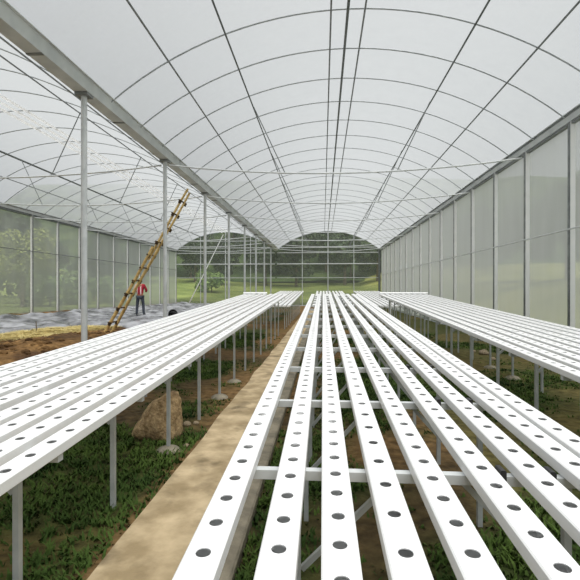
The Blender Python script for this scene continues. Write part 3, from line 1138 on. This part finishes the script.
cr_dark = [crown_mesh('crown', M['leaf_dark'], s, blobset(s, 9, 1.7, 2.6, 6.6, 1.5), 1900, .34) for s in (1, 2, 3)]
cr_mid = [crown_mesh('crown', M['leaf_mid'], s, blobset(s, 7, 1.2, .7, 2.4, .85), 1300, .2) for s in (4, 5)]
cr_yel = [crown_mesh('crown', M['leaf_yellow'], s, blobset(s, 6, .9, .8, 3.0, .7), 3200, .085) for s in (6,)]
mb = MB(); mb.tube([(0, 0, -.3), (.05, 0, 1.5), (-.05, .05, 3.2), (.02, 0, 5)], [.24, .18, .13, .05], 8); tk_big = mb.mesh('trunk', M['bark'], smooth=True)
mb = MB(); mb.tube([(0, 0, -.2), (.04, 0, .7), (-.03, .02, 1.6)], [.09, .07, .03], 7); tk_small = mb.mesh('trunk', M['bark'], smooth=True)


def tree(x, y, z, cm, tm, s, rz, name, label, group):
    t = empty(name, (x, y, z), rz); t.scale = (s, s, s)
    tag(t, label, 'tree' if 'tree' in name else 'shrub', group)
    obj('crown', cm, t); obj('trunk', tm, t)


rnd = random.Random(21)
row = [(-30, 62), (-24, 60), (-18.5, 63), (-13, 60), (-8, 62), (-3, 60), (2, 63), (7, 61), (12, 60), (18, 63),
       (-27, 70), (-21, 71), (-15, 70), (-10, 72), (-5, 70), (0, 72), (5, 70), (10, 72), (15, 70), (21, 72),
       (-24, 80), (-17, 81), (-11, 80), (-5, 82), (1, 80), (7, 82), (13, 80), (19, 81)]
for k, (x, y) in enumerate(row):
    z = OH(x, y) - .2 if y < 66 else 2.0 + 26 * sm(64, 112, y) - .3
    tree(x + rnd.uniform(-1, 1), y, z, cr_dark[k % 3], tk_big, rnd.uniform(.85, 1.2), rnd.uniform(0, 6), 'forest_tree',
         'dark green forest tree on the hillside seen through the gable net', 'forest trees behind the gable')
side = [(-19.5, 12), (-20.5, 16.5), (-19.2, 20.5), (-20.8, 24.5), (-19.6, 28.5), (-20.6, 33), (-19.5, 37.5), (-21, 42), (-24.5, 18), (-25, 24), (-24.4, 30), (-25, 36)]
for k, (x, y) in enumerate(side):
    tree(x, y, OH(x, y) - .1, cr_dark[(k + 1) % 3], tk_big, .62 if k < 8 else .95, k * 1.1, 'forest_tree',
         'grey-green tree beyond the net wall behind the mulched beds', 'trees beyond the outer net wall')
for k, (x, y, s) in enumerate([(-16.3, 23.6, 1.35), (-16.2, 20.2, 1.1)]):
    tree(x, y, OH(x, y), cr_yel[0], tk_small, s, k, 'yellow_shrub',
         ['yellow-green shrub glowing through the outer net wall, deeper in the hall', 'smaller yellow-green shrub outside the outer net wall, nearer the front'][k], 'yellow-green shrubs')
for k, (x, y, s) in enumerate([(-16.6, 26.6, .7), (-16.9, 29.5, .8), (-16.6, 33, .7), (-16.9, 36.5, .75)]):
    tree(x, y, OH(x, y) - .1, cr_mid[k % 2], tk_small, s, k, 'garden_shrub', 'low green shrub behind the outer net wall, %s from the front' % nth(k + 1), 'shrubs behind the outer net wall')
for k, (x, y, s) in enumerate([(-12.4, 50, .9)]):
    tree(x, y, OH(x, y) - .1, cr_mid[k % 2], tk_small, s, k, 'garden_shrub',
         'green shrub on the grass behind the gable, ' + ['behind the white prop', 'behind the middle gutter posts', 'behind the middle bench', 'behind the bench along the net wall'][k], 'shrubs behind the gable')
for k, (x, y, s) in enumerate([(12.5, 11, .9), (12, 15, 1.0), (12.8, 19, .9), (12.4, 24, 1.0), (13, 30, 1.0), (13.2, 36, 1.0)]):
    tree(x, y, OH(x, y) - .1, cr_dark[k % 3], tk_big, s * .75, k, 'forest_tree', 'blurred green tree up the bank beyond the hazy net wall, %s from the front' % nth(k + 1), 'trees up the bank')

# ------------------------------------------------------------------ light
w = bpy.data.worlds.new('overcast'); sc.world = w; w.use_nodes = True
nt = w.node_tree
for n in list(nt.nodes): nt.nodes.remove(n)
N, L = nt.nodes, nt.links
out = N.new('ShaderNodeOutputWorld'); bg = N.new('ShaderNodeBackground')
tc = N.new('ShaderNodeTexCoord'); sx = N.new('ShaderNodeSeparateXYZ'); cr = N.new('ShaderNodeValToRGB')
L.new(tc.outputs['Generated'], sx.inputs[0]); L.new(sx.outputs['Z'], cr.inputs[0])
e = cr.color_ramp.elements
e[0].position = 0; e[0].color = (.50, .53, .56, 1)
e[1].position = 1; e[1].color = (1.0, 1.0, 1.0, 1)
k = e.new(.35); k.color = (.66, .69, .71, 1)
L.new(cr.outputs[0], bg.inputs[0]); bg.inputs[1].default_value = .85
L.new(bg.outputs[0], out.inputs[0])
sl = bpy.data.lights.new('veiled_sun', 'SUN'); sl.energy = 5.0; sl.angle = math.radians(50); sl.color = (1, .985, .95)
so = bpy.data.objects.new('veiled_sun', sl); link(so); so.rotation_euler = (math.radians(18), math.radians(14), 0)

# ------------------------------------------------------------------ camera
cd = bpy.data.cameras.new('camera'); cd.sensor_width = 36; cd.sensor_fit = 'HORIZONTAL'; cd.lens = 455 / 580 * 36
cd.clip_start = .05; cd.clip_end = 400
co = bpy.data.objects.new('camera', cd); link(co)
co.location = CAM
co.rotation_euler = (PI / 2 - math.atan(1 / 455), 0, TH)
sc.camera = co
sc.view_settings.view_transform = 'Standard'
sc.view_settings.look = 'None'
sc.view_settings.exposure = 0.0
sc.cycles.transparent_max_bounces = 24
sc.cycles.diffuse_bounces = 6
sc.cycles.use_denoising = True
